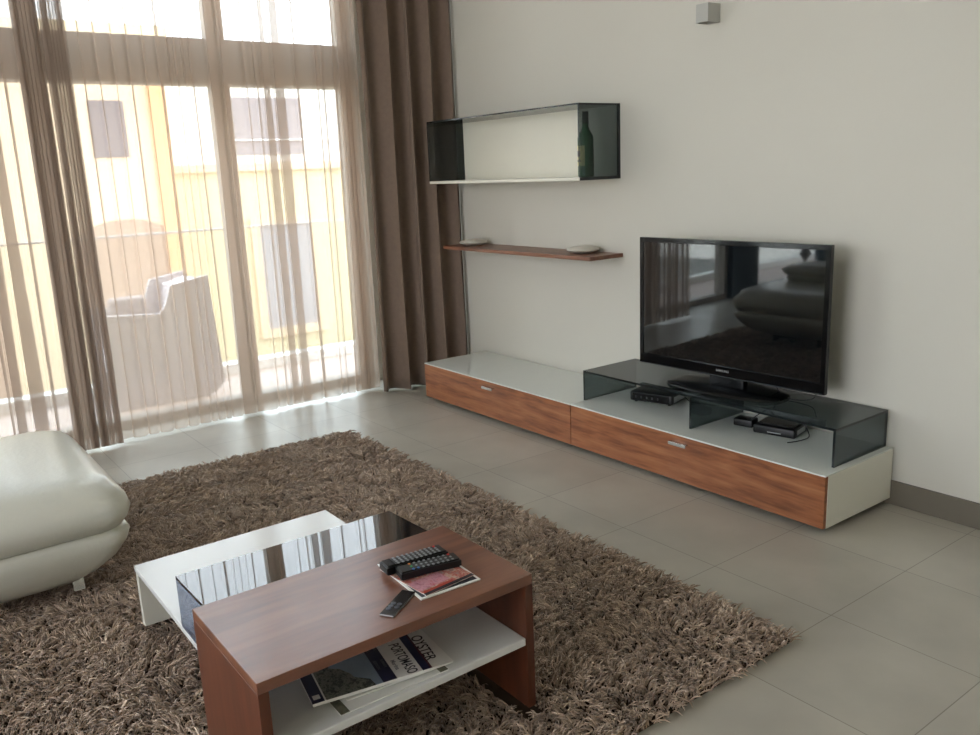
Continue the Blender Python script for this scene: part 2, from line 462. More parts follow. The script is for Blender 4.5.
def drape_bm(plan_at, zs):
    """sheet through the plan curve at every height of zs"""
    bm = bm_new(); rows = []
    for z in zs:
        rows.append([bm.verts.new((x, y, zz)) for x, y, zz in plan_at(z)])
    for a, b in zip(rows, rows[1:]):
        for i in range(len(a) - 1):
            bm.faces.new((a[i], a[i + 1], b[i + 1], b[i]))
    return bm

def sheer_plan(y_start, y_end, pleats, xc, amp, rnd, xd=0.011):
    """pleats: list of (y, width). returns function of z"""
    pl = sorted([(a, b * 1.25 + 0.001) for a, b in pleats], key=lambda p: -p[0])
    ph = [rnd.uniform(0, 6.28) for _ in pl]; dr = [rnd.uniform(-0.012, 0.012) for _ in pl]; gr = [rnd.uniform(0.7, 1.7) for _ in pl]
    wv = [rnd.uniform(0.4, 1.0) for _ in pl] + [0.8]
    def plan(z):
        k = 1 - z / 3.0
        pts = [(xc, y_start)]
        prev = y_start
        for i, (y, w) in enumerate(pl):
            yy = y + dr[i] * k * 1.6
            ww = w * (1 + (gr[i] - 1) * k) * (1 + 0.12 * math.sin(3 * z + ph[i]))
            a = amp * wv[i] * (0.55 + 0.6 * k)
            g = prev - (yy + ww / 2)
            a *= max(0.0, min(1.0, (g - 0.01) / 0.06))
            pts.append((xc + a * 0.8, prev - g * 0.3)); pts.append((xc + a, prev - g * 0.6))
            pts += [(xc + xd * 0.6, yy + ww / 2), (xc + 0.0, yy - ww * 0.3), (xc - xd * 0.5, yy - ww / 2), (xc - xd * 1.4, yy), (xc - xd * 1.6, yy + ww * 0.45), (xc - xd * 2.2, yy + ww * 0.1), (xc - xd * 2, yy - ww / 2)]
            prev = yy - ww / 2
        pts.append((xc, y_end))
        zz = z
        return [(x, y, zz) for x, y in smooth_poly(pts, 3)]
    return plan

rnd = random.Random(11)
zs = [0.018 + (3.02 - 0.018) * (i / 16) for i in range(17)]
pleats = [(-0.60, 0.025), (-0.635, 0.02), (-0.665, 0.02), (-0.705, 0.012), (-0.79, 0.012), (-0.83, 0.010), (-0.965, 0.012), (-1.075, 0.045), (-1.155, 0.028), (-1.21, 0.012),
          (-1.275, 0.010), (-1.39, 0.024), (-1.455, 0.034), (-1.585, 0.010), (-1.625, 0.004), (-1.665, 0.006), (-1.70, 0.003), (-1.745, 0.014), (-1.82, 0.006), (-1.90, 0.010), (-1.975, 0.006), (-2.065, 0.008), (-2.135, 0.006)]
t = thing('sheer_curtain', 'light brown sheer curtain with sparse pleats between brown drape and bunched fabric', 'curtain', (-0.2, -1.4, 0.0))
o = obj('sheer_fabric', drape_bm(sheer_plan(-0.56, -2.23, pleats, -0.19, 0.02, rnd), zs), M_sheer, t, smooth=True, angle=3.2)
t = thing('sheer_curtain', 'denser gathered sheer curtain hanging behind the white leather sofa end', 'curtain', (-0.16, -3.0, 0.0))
pl2 = []
y = -2.215
while y > -2.43:
    pl2.append((y, rnd.uniform(0.012, 0.017))); y -= rnd.uniform(0.012, 0.018)
y = -2.5
while y > -3.42:
    pl2.append((y, rnd.choice([0.008, 0.012, 0.03, 0.04]))); y -= rnd.uniform(0.05, 0.1)
def shift(plan):
    def f(z):
        k = 1 - z / 3.0
        return [(x, y + (-0.02 * k), zz) for x, y, zz in plan(z)]
    return f
obj('sheer_fabric', drape_bm(shift(sheer_plan(-2.20, -3.47, pl2, -0.135, 0.02, rnd, 0.008)), zs), M_sheer2, t, smooth=True, angle=3.2)

# heavy drape in the corner
rnd2 = random.Random(3)
def heavy(z):
    k = 1 - z / 3.0
    n = 96; out = []
    for i in range(n + 1):
        s = i / n
        y = -0.60 + 0.594 * s + 0.01 * math.sin(z * 1.3)*(1-s)
        base = -0.085 + (0.13 + 0.035 * k) * s ** 1.3
        a = 0.042 + 0.014 * k
        ph = 2 * PI * 4.5 * (s + 0.025 * math.sin(2 * PI * s * 2.1) + 0.012 * math.sin(1.7 * z)) + 0.5
        x = base + a * math.sin(ph) * min(1, 0.35 + s * 3) * (1 - 0.55 * max(0, s - 0.85) / 0.15)
        yo = 0.02 * math.cos(ph) * min(1, 4 * s, 8 * (1 - s))
        out.append((x, min(y + yo, -0.005), z))
    return out
t = thing('brown_drape', 'opaque taupe drape hanging floor length in the corner by the low cabinet', 'curtain', (-0.05, -0.3, 0.0))
bm = drape_bm(heavy, [0.012 + (3.02 - 0.012) * (i / 30) for i in range(31)])
o = obj('drape_fabric', bm, M_drape, t, smooth=True, angle=3.2)
md = o.modifiers.new('thickness', 'SOLIDIFY'); md.thickness = 0.003
t = thing('curtain_rail', 'white ceiling rail the curtains hang from', 'curtain rail', (-0.16, -2.0, 3.02))
obj('rail', box(bm_new(), -0.25, -0.02, -3.9, -0.01, 3.024, 3.2, 0.003), M_ceil, t)

# ------------------------------------------------------------------ low cabinets
H = 0.2412; D = 0.49; HB = 0.026
def low_cabinet(label, x0, x1, hx, last):
    t = thing('low_cabinet', label, 'cabinet', ((x0 + x1) / 2, -D / 2, 0.0), 0, 'low cabinets along the wall')
    xr = x1 - 0.0015
    obj('plinth', box(bm_new(), x0 + 0.06, x1 - 0.06, -D + 0.06, -0.02, 0.0, HB), M_black, t)
    obj('body', box(bm_new(), x0 + 0.0015, xr, -D + 0.020, -0.013, HB, H - 0.006, 0.001), M_white_lac, t)
    obj('cabinet_top', box(bm_new(), x0 + 0.0008, xr, -D, -0.013, H - 0.006, H, 0.001), M_white_glass, t)
    d = obj('drawer', box(bm_new(), x0 + 0.003, xr - 0.001, -D, -D + 0.019, HB + 0.002, H - 0.0065, 0.001), M_oak_front, t)
    bm = bm_new()
    box(bm, hx - 0.048, hx + 0.048, -D - 0.022, -D, H - 0.037, H - 0.033, 0.0008); box(bm, hx - 0.048, hx + 0.048, -D - 0.022, -D - 0.019, H - 0.047, H - 0.035, 0.0008)
    obj('handle', bm, M_chrome, d)
    if last:
        obj('side_panel', box(bm_new(), xr - 0.016, xr + 0.0005, -D + 0.0195, -0.013, HB, H - 0.0065, 0.001), M_white_lac, t)
    return t
low_cabinet('low wooden front cabinet with empty white glass top beside the brown drape', 0.2677, 1.6226, 0.945, False)
low_cabinet('low wooden front cabinet with white end panel carrying the glass riser', 1.6226, 3.031, 2.33, True)

# smoked glass riser
t = thing('smoked_glass_riser', 'smoked glass bridge shelf holding the television on the low cabinet', 'shelf', (2.3, -0.2, H))
RX0, RX1, RF, RB, RZ = 1.6096 + 0.004, 3.0006, -0.3897, -0.016, 0.3955
g = 0.010
def glass_part(name, x0, x1, y0, y1, z0, z1, parent, edges):
    """slab with tinted faces; `edges` lists the faces (normal axis, sign) that show the dark ground edge"""
    bm = box(bm_new(), x0, x1, y0, y1, z0, z1)
    bm.normal_update()
    for f in bm.faces:
        for ax, sg in edges:
            if f.normal[ax] * sg > 0.9: f.material_index = 1
    return obj(name, bm, [M_smoke, M_smoke_edge], parent)
glass_part('top_panel', RX0, RX1, RF, RB, RZ - g, RZ, t, [(1, -1), (1, 1), (0, 1), (0, -1)])
glass_part('end_panel', RX0, RX0 + g, RF, RB, H, RZ - g, t, [(1, -1), (1, 1)])
glass_part('end_panel', RX1 - g, RX1, RF, RB, H, RZ - g, t, [(1, -1), (1, 1)])
glass_part('middle_panel', 2.2975, 2.2975 + g, RF, RB, H, RZ - g, t, [(1, -1), (1, 1)])

# ------------------------------------------------------------------ television
TX, TY, TA, TZ0, TZ1, TW = 1.8438, -0.2231, 0.0469, 0.4501, 1.0588, 0.973
t = thing('television', 'large black flat screen television on a smoked glass riser', 'television', (TX, TY, RZ), TA)
def zl(z): return z - RZ
W, b0, b1 = TW, 0.030, 0.030
bm = bm_new()      # bezel frame as ring with glossy bevels
def ring(bm, x0, x1, z0, z1, wx, wzt, wzb, y0, y1, bev):
    box(bm, x0, x1, y0, y1, z1 - wzt, z1, bev); box(bm, x0, x1, y0, y1, z0, z0 + wzb, bev)
    box(bm, x0, x0 + wx, y0, y1, z0 + wzb - 0.004, z1 - wzt + 0.004, bev); box(bm, x1 - wx, x1, y0, y1, z0 + wzb - 0.004, z1 - wzt + 0.004, bev)
ring(bm, 0, W, zl(TZ0), zl(TZ1), 0.022, 0.022, 0.048, 0.0, 0.024, 0.002)
obj('screen_frame', bm, M_tv_frame, t, world=False)
obj('screen', box(bm_new(), 0.022, W - 0.022, 0.004, 0.02, zl(TZ0) + 0.04, zl(TZ1) - 0.02), M_tv_screen, t, world=False)
bm = bm_new(); box(bm, 0.03, W - 0.03, 0.022, 0.05, zl(TZ0) + 0.03, zl(TZ1) - 0.03, 0.006); box(bm, 0.15, W - 0.15, 0.05, 0.085, zl(TZ0) + 0.06, zl(TZ1) - 0.12, 0.012)
obj('back_housing', bm, M_black, t, world=False)
obj('accent_strip', box(bm_new(), 0.01, W - 0.01, -0.0015, 0.006, zl(TZ0) - 0.0005, zl(TZ0) + 0.003), mat('clear_acrylic_strip', (70, 76, 80), 0.1, 0.4, noise=0.02), t, world=False)
bm = bm_new(); box(bm, W / 2 - 0.09, W / 2 + 0.09, 0.02, 0.06, 0.018, zl(TZ0) + 0.05, 0.006)
obj('stand_neck', bm, M_tv_frame, t, world=False)
bm = bm_new()
cxb, cyb, ns = W / 2 + 0.012, 0.005, 64
def sup(hw, hd, z): return [bm.verts.new((cxb + hw * math.copysign(abs(math.cos(a)) ** 0.72, math.cos(a)), cyb + hd * math.copysign(abs(math.sin(a)) ** 0.72, math.sin(a)), z)) for a in [2 * PI * k / ns for k in range(ns)]]
rs = [sup(0.285, 0.135, 0.0), sup(0.295, 0.142, 0.004), sup(0.29, 0.138, 0.012), sup(0.24, 0.105, 0.019), sup(0.10, 0.05, 0.024)]
for ra, rb in zip(rs, rs[1:]):
    for k in range(ns): bm.faces.new((ra[k], ra[(k + 1) % ns], rb[(k + 1) % ns], rb[k]))
bm.faces.new(list(reversed(rs[0]))); bm.faces.new(rs[-1])
obj('stand_base', bm, mat('stand_black_gloss', (7, 8, 10), 0.22, noise=0.02, spec=0.35), t, world=False, smooth=True, angle=0.9)
Mt = Matrix.Translation((W / 2 - 0.005, -0.0006, zl(TZ0) + 0.026)) @ Matrix.Rotation(PI / 2, 4, 'X')
cbl = [(0.715, 0.05, 0.058), (0.735, 0.055, 0.02), (0.79, 0.03, 0.0065), (0.85, 0.03, 0.0065), (0.90, 0.045, 0.02), (0.915, 0.05, 0.058)]
obj('power_cable', tube(bm_new(), smooth_poly(cbl, 5), 0.0022), M_black, t, world=False, smooth=True)
text('brand_lettering', 'SAMSUNG', 0.014, M_silver, t, Mt, 0.0004, stretch=1.05)

def cable(name, label, pts, r=0.0022):
    o = obj(name, tube(bm_new(), smooth_poly(pts, 5), r), M_black, loc=pts[0], smooth=True)
    return tag(o, label, 'cable')
# ------------------------------------------------------------------ set top boxes
t = thing('set_top_box', 'black set top box with a silver side label under the glass riser', 'set top box', (1.885, -0.14, H), 0.28)
obj('casing', box(bm_new(), -0.115, 0.115, -0.075, 0.075, 0.006, 0.055, 0.009, 3), M_black, t, world=False, smooth=True)
obj('front_panel', box(bm_new(), -0.10, 0.10, -0.0765, -0.072, 0.013, 0.048, 0.001), M_black_shiny, t, world=False)
for i in range(5): obj('indicator', box(bm_new(), -0.085 + i * 0.03, -0.078 + i * 0.03, -0.078, -0.076, 0.024, 0.0345), mat('indicator_grey', (52, 54, 56), 0.5, noise=0.02), t, world=False)
obj('label_plate', box(bm_new(), 0.1135, 0.1165, -0.055, 0.06, 0.016, 0.044), M_silver, t, world=False)
for sx in (-0.09, 0.09):
    for sy in (-0.055, 0.055): obj('rubber_foot', lathe(bm_new(), [(0.008, 0), (0.008, 0.007)], sx, sy, 10), M_black, t, world=False)

t = thing('media_player', 'black media player box with cables coiled on top under the riser', 'media player', (2.60, -0.15, H), 0.22)
obj('casing', box(bm_new(), -0.095, 0.09, -0.07, 0.07, 0.0, 0.040, 0.008, 3), M_black, t, world=False, smooth=True)
obj('front_strip', box(bm_new(), -0.03, 0.03, -0.0715, -0.069, 0.012, 0.016), M_silver, t, world=False)
obj('label_plate', box(bm_new(), 0.0885, 0.0915, -0.045, 0.04, 0.012, 0.032), M_silver, t, world=False)
obj('lid', box(bm_new(), -0.08, 0.075, -0.055, 0.055, 0.040, 0.046, 0.003), M_black_shiny, t, world=False)
o = obj('power_adapter', box(bm_new(), -0.045, 0.045, -0.032, 0.032, 0.0, 0.034, 0.006, 3), M_black, loc=(0, 0, 0), smooth=True)
o.location = (2.435, -0.17, H); o.rotation_euler = (0, 0, 0.2)
tag(o, 'black power adapter beside the media player on white glass', 'adapter')
cable('connection_cable', 'black cable looping over the media player under the riser', [(2.47, -0.18, 0.276), (2.50, -0.16, 0.305), (2.53, -0.14, 0.325), (2.58, -0.16, 0.312), (2.64, -0.13, 0.302), (2.69, -0.12, 0.292), (2.715, -0.12, 0.26), (2.73, -0.14, 0.2445), (2.73, -0.2, 0.2437), (2.71, -0.26, 0.2437)], 0.0022)
cable('signal_cable', 'black cable trailing behind the set top box on white glass', [(1.93, -0.05, 0.262), (1.97, -0.03, 0.25), (2.02, -0.05, 0.2437), (2.08, -0.04, 0.2437), (2.15, -0.02, 0.2437)], 0.002)

# ------------------------------------------------------------------ glass wall cabinet
GX0, GX1, GD, GZ0, GZ1 = 0.1305, 1.4994, 0.285, 1.3292, 1.7014
t = thing('glass_wall_cabinet', 'open wall cabinet of smoked glass with white back and base board', 'cabinet', ((GX0 + GX1) / 2, -GD / 2, GZ0))
obj('back_panel', box(bm_new(), GX0 + 0.008, GX1 - 0.008, -0.018, 0.0, GZ0 + 0.016, GZ1 - 0.008), mat('cabinet_back_white', (232, 230, 214), 0.35, noise=0.01), t)
obj('base_board', box(bm_new(), GX0, GX1, -GD, 0.0, GZ0, GZ0 + 0.016, 0.001), M_white_lac, t)
glass_part('top_panel', GX0, GX1, -GD, 0, GZ1 - 0.008, GZ1, t, [(1, -1), (0, 1), (0, -1)])
glass_part('side_panel', GX0, GX0 + 0.008, -GD, 0, GZ0 + 0.016, GZ1 - 0.008, t, [(1, -1)])
glass_part('side_panel', GX1 - 0.008, GX1, -GD, 0, GZ0 + 0.016, GZ1 - 0.008, t, [(1, -1)])
obj('edge_reflection', box(bm_new(), GX1 - 0.0075, GX1 + 0.001, -0.018, 0.0, GZ0, GZ1), M_smoke_edge, t)  # dark strip whose colour stands in for the glass edge's reflection
obj('edge_reflection', box(bm_new(), GX1 - 0.001, GX1 + 0.001, -GD, -0.018, GZ0, GZ0 + 0.016), M_smoke_edge, t)  # same painted reflection along the end of the base board
# bottle
bx, by, bz = 1.418, -0.165, GZ0 + 0.016
t = thing('liquor_bottle', 'green glass bottle with a cream label inside the glass wall cabinet', 'bottle', (bx, by, bz))
M_bottle = mat('green_bottle_glass', (40, 128, 78), 0.06, noise=0.05, spec=0.7)
bm = bm_new()
lathe(bm, [(0.036, 0.0), (0.041, 0.006), (0.041, 0.19), (0.038, 0.205), (0.026, 0.225), (0.016, 0.245), (0.0145, 0.275)], bx, by, 32)
for v in bm.verts: v.co.z += bz
obj('bottle_glass', bm, M_bottle, t, smooth=True)
bm = bm_new(); lathe(bm, [(0.0155, 0.262), (0.0165, 0.264), (0.0165, 0.318), (0.015, 0.322)], bx, by, 24)
for v in bm.verts: v.co.z += bz
obj('cap', bm, mat('bottle_cap_green', (20, 34, 28), 0.4, noise=0.03), t, smooth=True)
bm = bm_new()
n = 20
for k in range(n):
    a0 = PI * (1.10 + 0.62 * k / n); a1 = PI * (1.10 + 0.62 * (k + 1) / n)
    v = [bm.verts.new((bx + 0.0418 * math.cos(a), by + 0.0418 * math.sin(a), z)) for a, z in ((a0, bz + 0.055), (a1, bz + 0.055), (a1, bz + 0.155), (a0, bz + 0.155))]
    bm.faces.new(v)
lb = obj('label', bm, mat('bottle_label_cream', (236, 222, 160), 0.6, noise=0.1, nscale=60), t, smooth=True)
lb['label'] = 'cream paper label'
bm = bm_new()
for zc, w_, m_ in ((0.115, 0.22, 0), (0.08, 0.3, 1)):
    for k in range(6):
        a0 = PI * (1.41 + w_ * (k / 6 - 0.5)); a1 = PI * (1.41 + w_ * ((k + 1) / 6 - 0.5))
        h = 0.014 if m_ == 0 else 0.004
        v = [bm.verts.new((bx + 0.0422 * math.cos(a), by + 0.0422 * math.sin(a), z)) for a, z in ((a0, bz + zc - h), (a1, bz + zc - h), (a1, bz + zc + h), (a0, bz + zc + h))]
        f = bm.faces.new(v); f.material_index = m_
obj('label_print', bm, [M_maroon, M_ink], lb, world=True)

# ------------------------------------------------------------------ floating shelf and dishes
SX0, SX1, SD, SZ = 0.1768, 1.5148, 0.2414, 0.9451
o = obj('wall_shelf', box(bm_new(), SX0, SX1, -SD, 0.0, SZ - 0.020, SZ, 0.001), M_shelf_wood, loc=((SX0 + SX1) / 2, -SD / 2, SZ - 0.02))
tag(o, 'long reddish wooden shelf mounted on the wall below the glass cabinet', 'shelf')
def dish(x, y, label):
    bm = bm_new()
    lathe(bm, [(0.035, 0.0), (0.05, 0.002), (0.08, 0.012), (0.088, 0.018), (0.084, 0.026), (0.06, 0.034), (0.03, 0.037), (0.004, 0.038)], 0, 0, 36)
    o = obj('pebble_dish', bm, M_dish, loc=(0, 0, 0), smooth=True, angle=1.2)
    o.location = (x, y, SZ)
    return tag(o, label, 'dish', 'round ceramic dishes on the wooden shelf')
dish(0.33, -0.115, 'round flat ceramic dish on the wooden shelf next to the brown drape')
dish(1.315, -0.10, 'round flat ceramic dish on the wooden shelf end nearest the television')

# ------------------------------------------------------------------ wall light
t = thing('wall_light', 'small square grey up-and-down light fixed high on the white wall', 'wall light', (2.083, 0, 1.993))
bm = bm_new()
box(bm, 2.05, 2.117, -0.083, -0.079, 1.993, 2.070); box(bm, 2.05, 2.054, -0.079, 0, 1.993, 2.070); box(bm, 2.113, 2.117, -0.079, 0, 1.993, 2.070); box(bm, 2.054, 2.113, -0.010, 0, 1.993, 2.070)
obj('housing', bm, M_sconce, t)
obj('lamp_glass', box(bm_new(), 2.056, 2.111, -0.077, -0.012, 2.0, 2.062), mat('lamp_diffuser', (120, 118, 108), 0.4, noise=0.02), t)

# ------------------------------------------------------------------ rug
RGX0, RGX1, RGY0, RGY1 = 0.565, 3.395, -3.35, -1.195
t = thing('shag_rug', 'brown shaggy rug lying on grey tiles under the coffee table', 'rug', (2.0, -2.3, 0))
M_rugb = mat('rug_backing', (74, 58, 46), 0.95, noise=0.1, nscale=40)
obj('backing', box(bm_new(), RGX0 + 0.015, RGX1 - 0.015, RGY0 + 0.01, RGY1 - 0.015, 0.0, 0.011, 0.003), M_rugb, t)
def yarn_mat():
    m = bpy.data.materials.new('rug_yarn')
    nt, out = nodes(m); N = nt.nodes.new; L = nt.links.new
    b = N('ShaderNodeBsdfPrincipled'); L(b.outputs[0], out.inputs[0])
    b.inputs['Roughness'].default_value = 0.7; b.inputs['Sheen Weight'].default_value = 0.25
    a = N('ShaderNodeAttribute'); a.attribute_name = 'tone'
    r = N('ShaderNodeValToRGB')
    r.color_ramp.elements[0].color = lin((132, 111, 93)); r.color_ramp.elements[1].color = lin((232, 209, 184))
    k = r.color_ramp.elements.new(0.55); k.color = lin((184, 160, 138))
    L(a.outputs['Fac'], r.inputs[0]); L(r.outputs[0], b.inputs['Base Color'])
    return m
def build_pile():
    import numpy as np
    rg = np.random.default_rng(5)
    step = 0.0080
    nx = int((RGX1 - RGX0) / step); ny = int((RGY1 - RGY0) / step)
    gx, gy = np.meshgrid(np.linspace(RGX0 + 0.012, RGX1 - 0.012, nx), np.linspace(RGY0 + 0.012, RGY1 - 0.012, ny))
    x = gx.ravel() + rg.uniform(-step, step, gx.size) * 0.6; y = gy.ravel() + rg.uniform(-step, step, gx.size) * 0.6
    n = len(x)
    def field(x, y, seed, sc):
        r = np.random.default_rng(seed); v = 0
        for _ in range(7):
            a = r.uniform(0, 6.28); k = sc * r.uniform(0.6, 1.6)
            v = v + np.sin(k * (x * np.cos(a) + y * np.sin(a)) + r.uniform(0, 6.28))
        return v / 2.6
    # tufts: every yarn belongs to a tuft whose yarns lean together
    cs = 0.021
    mxn = int((RGX1 - RGX0) / cs) + 3; myn = int((RGY1 - RGY0) / cs) + 3
    jx = rg.uniform(0, 6, n) * 0.001 - 0.003; jy = rg.uniform(0, 6, n) * 0.001 - 0.003
    ci = np.clip(((x + jx - RGX0) / cs).astype(int), 0, mxn - 1); cj = np.clip(((y + jy - RGY0 + (ci % 2) * cs / 2) / cs).astype(int), 0, myn - 1)
    cid = ci * myn + cj
    K = mxn * myn
    cxx = RGX0 + (np.arange(K) // myn + 0.5) * cs + rg.uniform(-.006, .006, K)
    cyy = RGY0 + (np.arange(K) % myn + 0.5) * cs - ((np.arange(K) // myn) % 2) * cs / 2 + rg.uniform(-.006, .006, K)
    cang = 2.2 * field(cxx, cyy, 1, 12) + rg.normal(0, 0.9, K); ctone = rg.normal(0, 0.13, K); clay = rg.normal(0, 0.16, K)
    ang = cang[cid] + rg.normal(0, 0.5, n)
    lay = np.clip(0.72 + 0.14 * field(x, y, 3, 30) + clay[cid] + rg.normal(0, 0.15, n), 0.15, 1.3)
    Ln = rg.uniform(0.028, 0.044, n)
    dx, dy = np.cos(ang), np.sin(ang)
    w = rg.uniform(0.0016, 0.0027, n)
    tone = np.clip(0.45 + 0.08 * field(x, y, 4, 50) + ctone[cid] + rg.normal(0, 0.16, n), 0, 1)
    ks = np.array([0.0, 0.4, 0.75, 1.0]); tap = np.array([1.0, 1.1, 1.0, 0.5])
    tx = (cxx[cid] - x) * 0.7; ty = (cyy[cid] - y) * 0.7
    P = []
    for k in ks:
        bend = lay * k
        h = Ln * k * np.cos(bend * 1.15); out = Ln * k * np.sin(bend * 1.15)
        P.append(np.stack([x + dx * out + tx * k, y + dy * out + ty * k, 0.008 + np.maximum(h, 0.002)], 1))
    sd = np.stack([-dy, dx, np.zeros(n)], 1)
    V = np.zeros((n, 4, 3, 3))
    for j in range(4):
        nxt = P[min(j + 1, 3)] - P[max(j - 1, 0)]
        nxt /= np.linalg.norm(nxt, axis=1, keepdims=True)
        nr = np.cross(sd, nxt)
        for q in range(3):
            a = 2 * math.pi * q / 3
            V[:, j, q] = P[j] + (sd * math.cos(a) + nr * math.sin(a)) * (w * tap[j])[:, None]
    V[..., 2] = np.clip(V[..., 2], 0.004, 0.034)
    # no yarn stands where a foot or panel presses the pile flat
    keep = np.ones(n, bool)
    for a, b, c, d in ((2.745, 3.172, -2.745, -2.69), (2.745, 3.172, -2.05, -1.995), (2.018, 2.058, -2.70, -2.03)):
        keep &= ~((x > a) & (x < b) & (y > c) & (y < d))
    V = V[keep]; tone = tone[keep]; n = int(keep.sum())
    verts = V.reshape(-1, 3)
    base = (np.arange(n) * 12)[:, None, None]
    F = []
    for j in range(3):
        for q in range(3):
            F.append([j * 3 + q, j * 3 + (q + 1) % 3, (j + 1) * 3 + (q + 1) % 3, (j + 1) * 3 + q])
    F = np.array(F)[None] + base
    F = F.reshape(-1)
    me = bpy.data.meshes.new('pile')
    me.vertices.add(len(verts)); me.vertices.foreach_set('co', (verts - np.array([2.0, -2.3, 0.0])).astype(np.float32).ravel())
    nf = len(F) // 4
    me.loops.add(len(F)); me.loops.foreach_set('vertex_index', F.astype(np.int32))
    me.polygons.add(nf); me.polygons.foreach_set('loop_start', (np.arange(nf) * 4).astype(np.int32))
    at = me.attributes.new('tone', 'FLOAT', 'POINT')
    at.data.foreach_set('value', np.repeat(tone, 12).astype(np.float32))
    me.update(calc_edges=True)
    me.materials.append(yarn_mat())
    o = bpy.data.objects.new('pile', me); C.objects.link(o)
    return o
o = build_pile(); o.parent = t; o['kind'] = 'stuff'

# ------------------------------------------------------------------ coffee table
BX0, BX1, BF, BB, BZ = 2.758, 3.1595, -2.7317, -2.0078, 0.4066
ZF = 0.0345
t = thing('coffee_table', 'low coffee table of wooden bridge, dark glass and white board on brown rug', 'table', (2.6, -2.37, ZF))
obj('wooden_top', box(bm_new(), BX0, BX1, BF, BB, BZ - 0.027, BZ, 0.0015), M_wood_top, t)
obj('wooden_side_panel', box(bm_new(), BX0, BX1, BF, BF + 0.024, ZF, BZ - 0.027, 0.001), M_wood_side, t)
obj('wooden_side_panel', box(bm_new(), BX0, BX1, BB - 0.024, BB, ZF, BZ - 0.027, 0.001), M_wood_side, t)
obj('white_board', box(bm_new(), 2.022, BX1 - 0.001, BF + 0.036, BB - 0.0255, 0.215, 0.236, 0.003), M_white_gloss, t)
obj('white_end_panel', box(bm_new(), 2.024, 2.05, BF + 0.038, BB - 0.0265, ZF, 0.215, 0.001), M_white_lac, t)
GZ = 0.388
M_blueglass = smoked('dark_glass_panel', (204, 210, 222))
bm = box(bm_new(), 2.506, BX0 - 0.001, BF + 0.035, BB - 0.035, GZ - 0.010, GZ, 0.0008)
for v in bm.verts: v.co.z += (v.co.x - 2.63) * 0.030
obj('dark_glass_top', bm, M_black_gl, t)
obj('dark_glass_side', box(bm_new(), 2.506, BX0 - 0.001, BF + 0.035, BF + 0.045, 0.236, GZ - 0.0135, 0.0005), [M_blueglass], t)
obj('dark_glass_side', box(bm_new(), 2.506, BX0 - 0.001, BB - 0.045, BB - 0.035, 0.236, GZ - 0.0135, 0.0005), [M_blueglass], t)

# ------------------------------------------------------------------ magazines (own frame: x = across the cover, y = up the cover)
def page_block(bm, w, h, z0, z1, mi=0): box(bm, -w / 2, w / 2, -h / 2, h / 2, z0, z1, 0.0004, 1, mi)
def patch(bm, x0, x1, y0, y1, z, mi): 
    box(bm, x0, x1, y0, y1, z - 0.0002, z + 0.00025, 0, 1, mi)
def magazine(label, cx, cy, z, th, rot, w, h, mats, patches, group):
    t = thing('magazine', label, 'magazine', (cx, cy, z), rot, group)
    bm = bm_new(); page_block(bm, w - 0.002, h - 0.002, 0.0003, th - 0.0004); obj('pages', bm, M_paper, t, world=False)
    bm = bm_new(); page_block(bm, w, h, th - 0.0005, th, 0)
    for (x0, x1, y0, y1, mi) in patches: patch(bm, x0, x1, y0, y1, th, mi)
    c = obj('cover', bm, mats, t, world=False)
    return t
def flat(x, y, z, rz=0): return Matrix.Translation((x, y, z)) @ Matrix.Rotation(rz, 4, 'Z')
rotP = -math.atan2(0.184, 0.983)
grp = 'magazines piled on the white board'
up = Vector((0.184, 0.983)); rd = Vector((0.983, -0.184))
def centre(TR, w, h, a):
    u = Vector((-math.sin(a), math.cos(a))); r = Vector((math.cos(a), math.sin(a)))
    c = Vector(TR) - r * w / 2 - u * h / 2
    return c.x, c.y
z = 0.236
a1 = rotP + 0.16
cx, cy = centre((3.148, -2.262), 0.21, 0.285, a1)
magazine('thin magazine at the bottom of the pile on the white board', cx, cy, z, 0.004, a1, 0.21, 0.285, [M_paper, cover_photo('cover_olive', [(60, 60, 40), (130, 128, 110)], 60)], [(-0.105, 0.105, 0.118, 0.14, 1), (-0.105, 0.105, -0.142, -0.120, 1)], grp)
z += 0.0043
a2 = rotP + 0.08
cx, cy = centre((3.135, -2.240), 0.20, 0.275, a2)
magazine('white covered magazine jutting out at an angle in the pile', cx, cy, z, 0.005, a2, 0.20, 0.275, [M_paper, M_paper], [], grp)
z += 0.0053
a3 = rotP - 0.03
cx, cy = centre((3.140, -2.268), 0.21, 0.288, a3)
m3 = magazine('magazine with OYSTER title directly under the topmost one in the pile', cx, cy, z, 0.006, a3, 0.21, 0.288, [M_paper, M_maroon], [(-0.104, 0.104, -0.143, 0.095, 1)], grp)
text('cover_title', 'OYSTER', 0.040, M_ink, m3, flat(0.012, 0.121, 0.0063), 0.0001, stretch=0.85)
z += 0.0063
cx, cy = centre((3.1455, -2.307), 0.21, 0.288, rotP)
m4 = magazine('blue and white property magazine topmost in the pile on the white board', cx, cy, z, 0.009, rotP, 0.21, 0.288,
              [M_paper, M_navy, M_trees, M_sky_ph, M_maroon],
              [(-0.105, 0.105, 0.120, 0.139, 1), (-0.105, 0.105, 0.139, 0.144, 4), (-0.105, 0.105, 0.022, 0.056, 1), (-0.105, 0.105, -0.112, 0.022, 2), (-0.105, 0.105, -0.144, -0.116, 1)], grp)
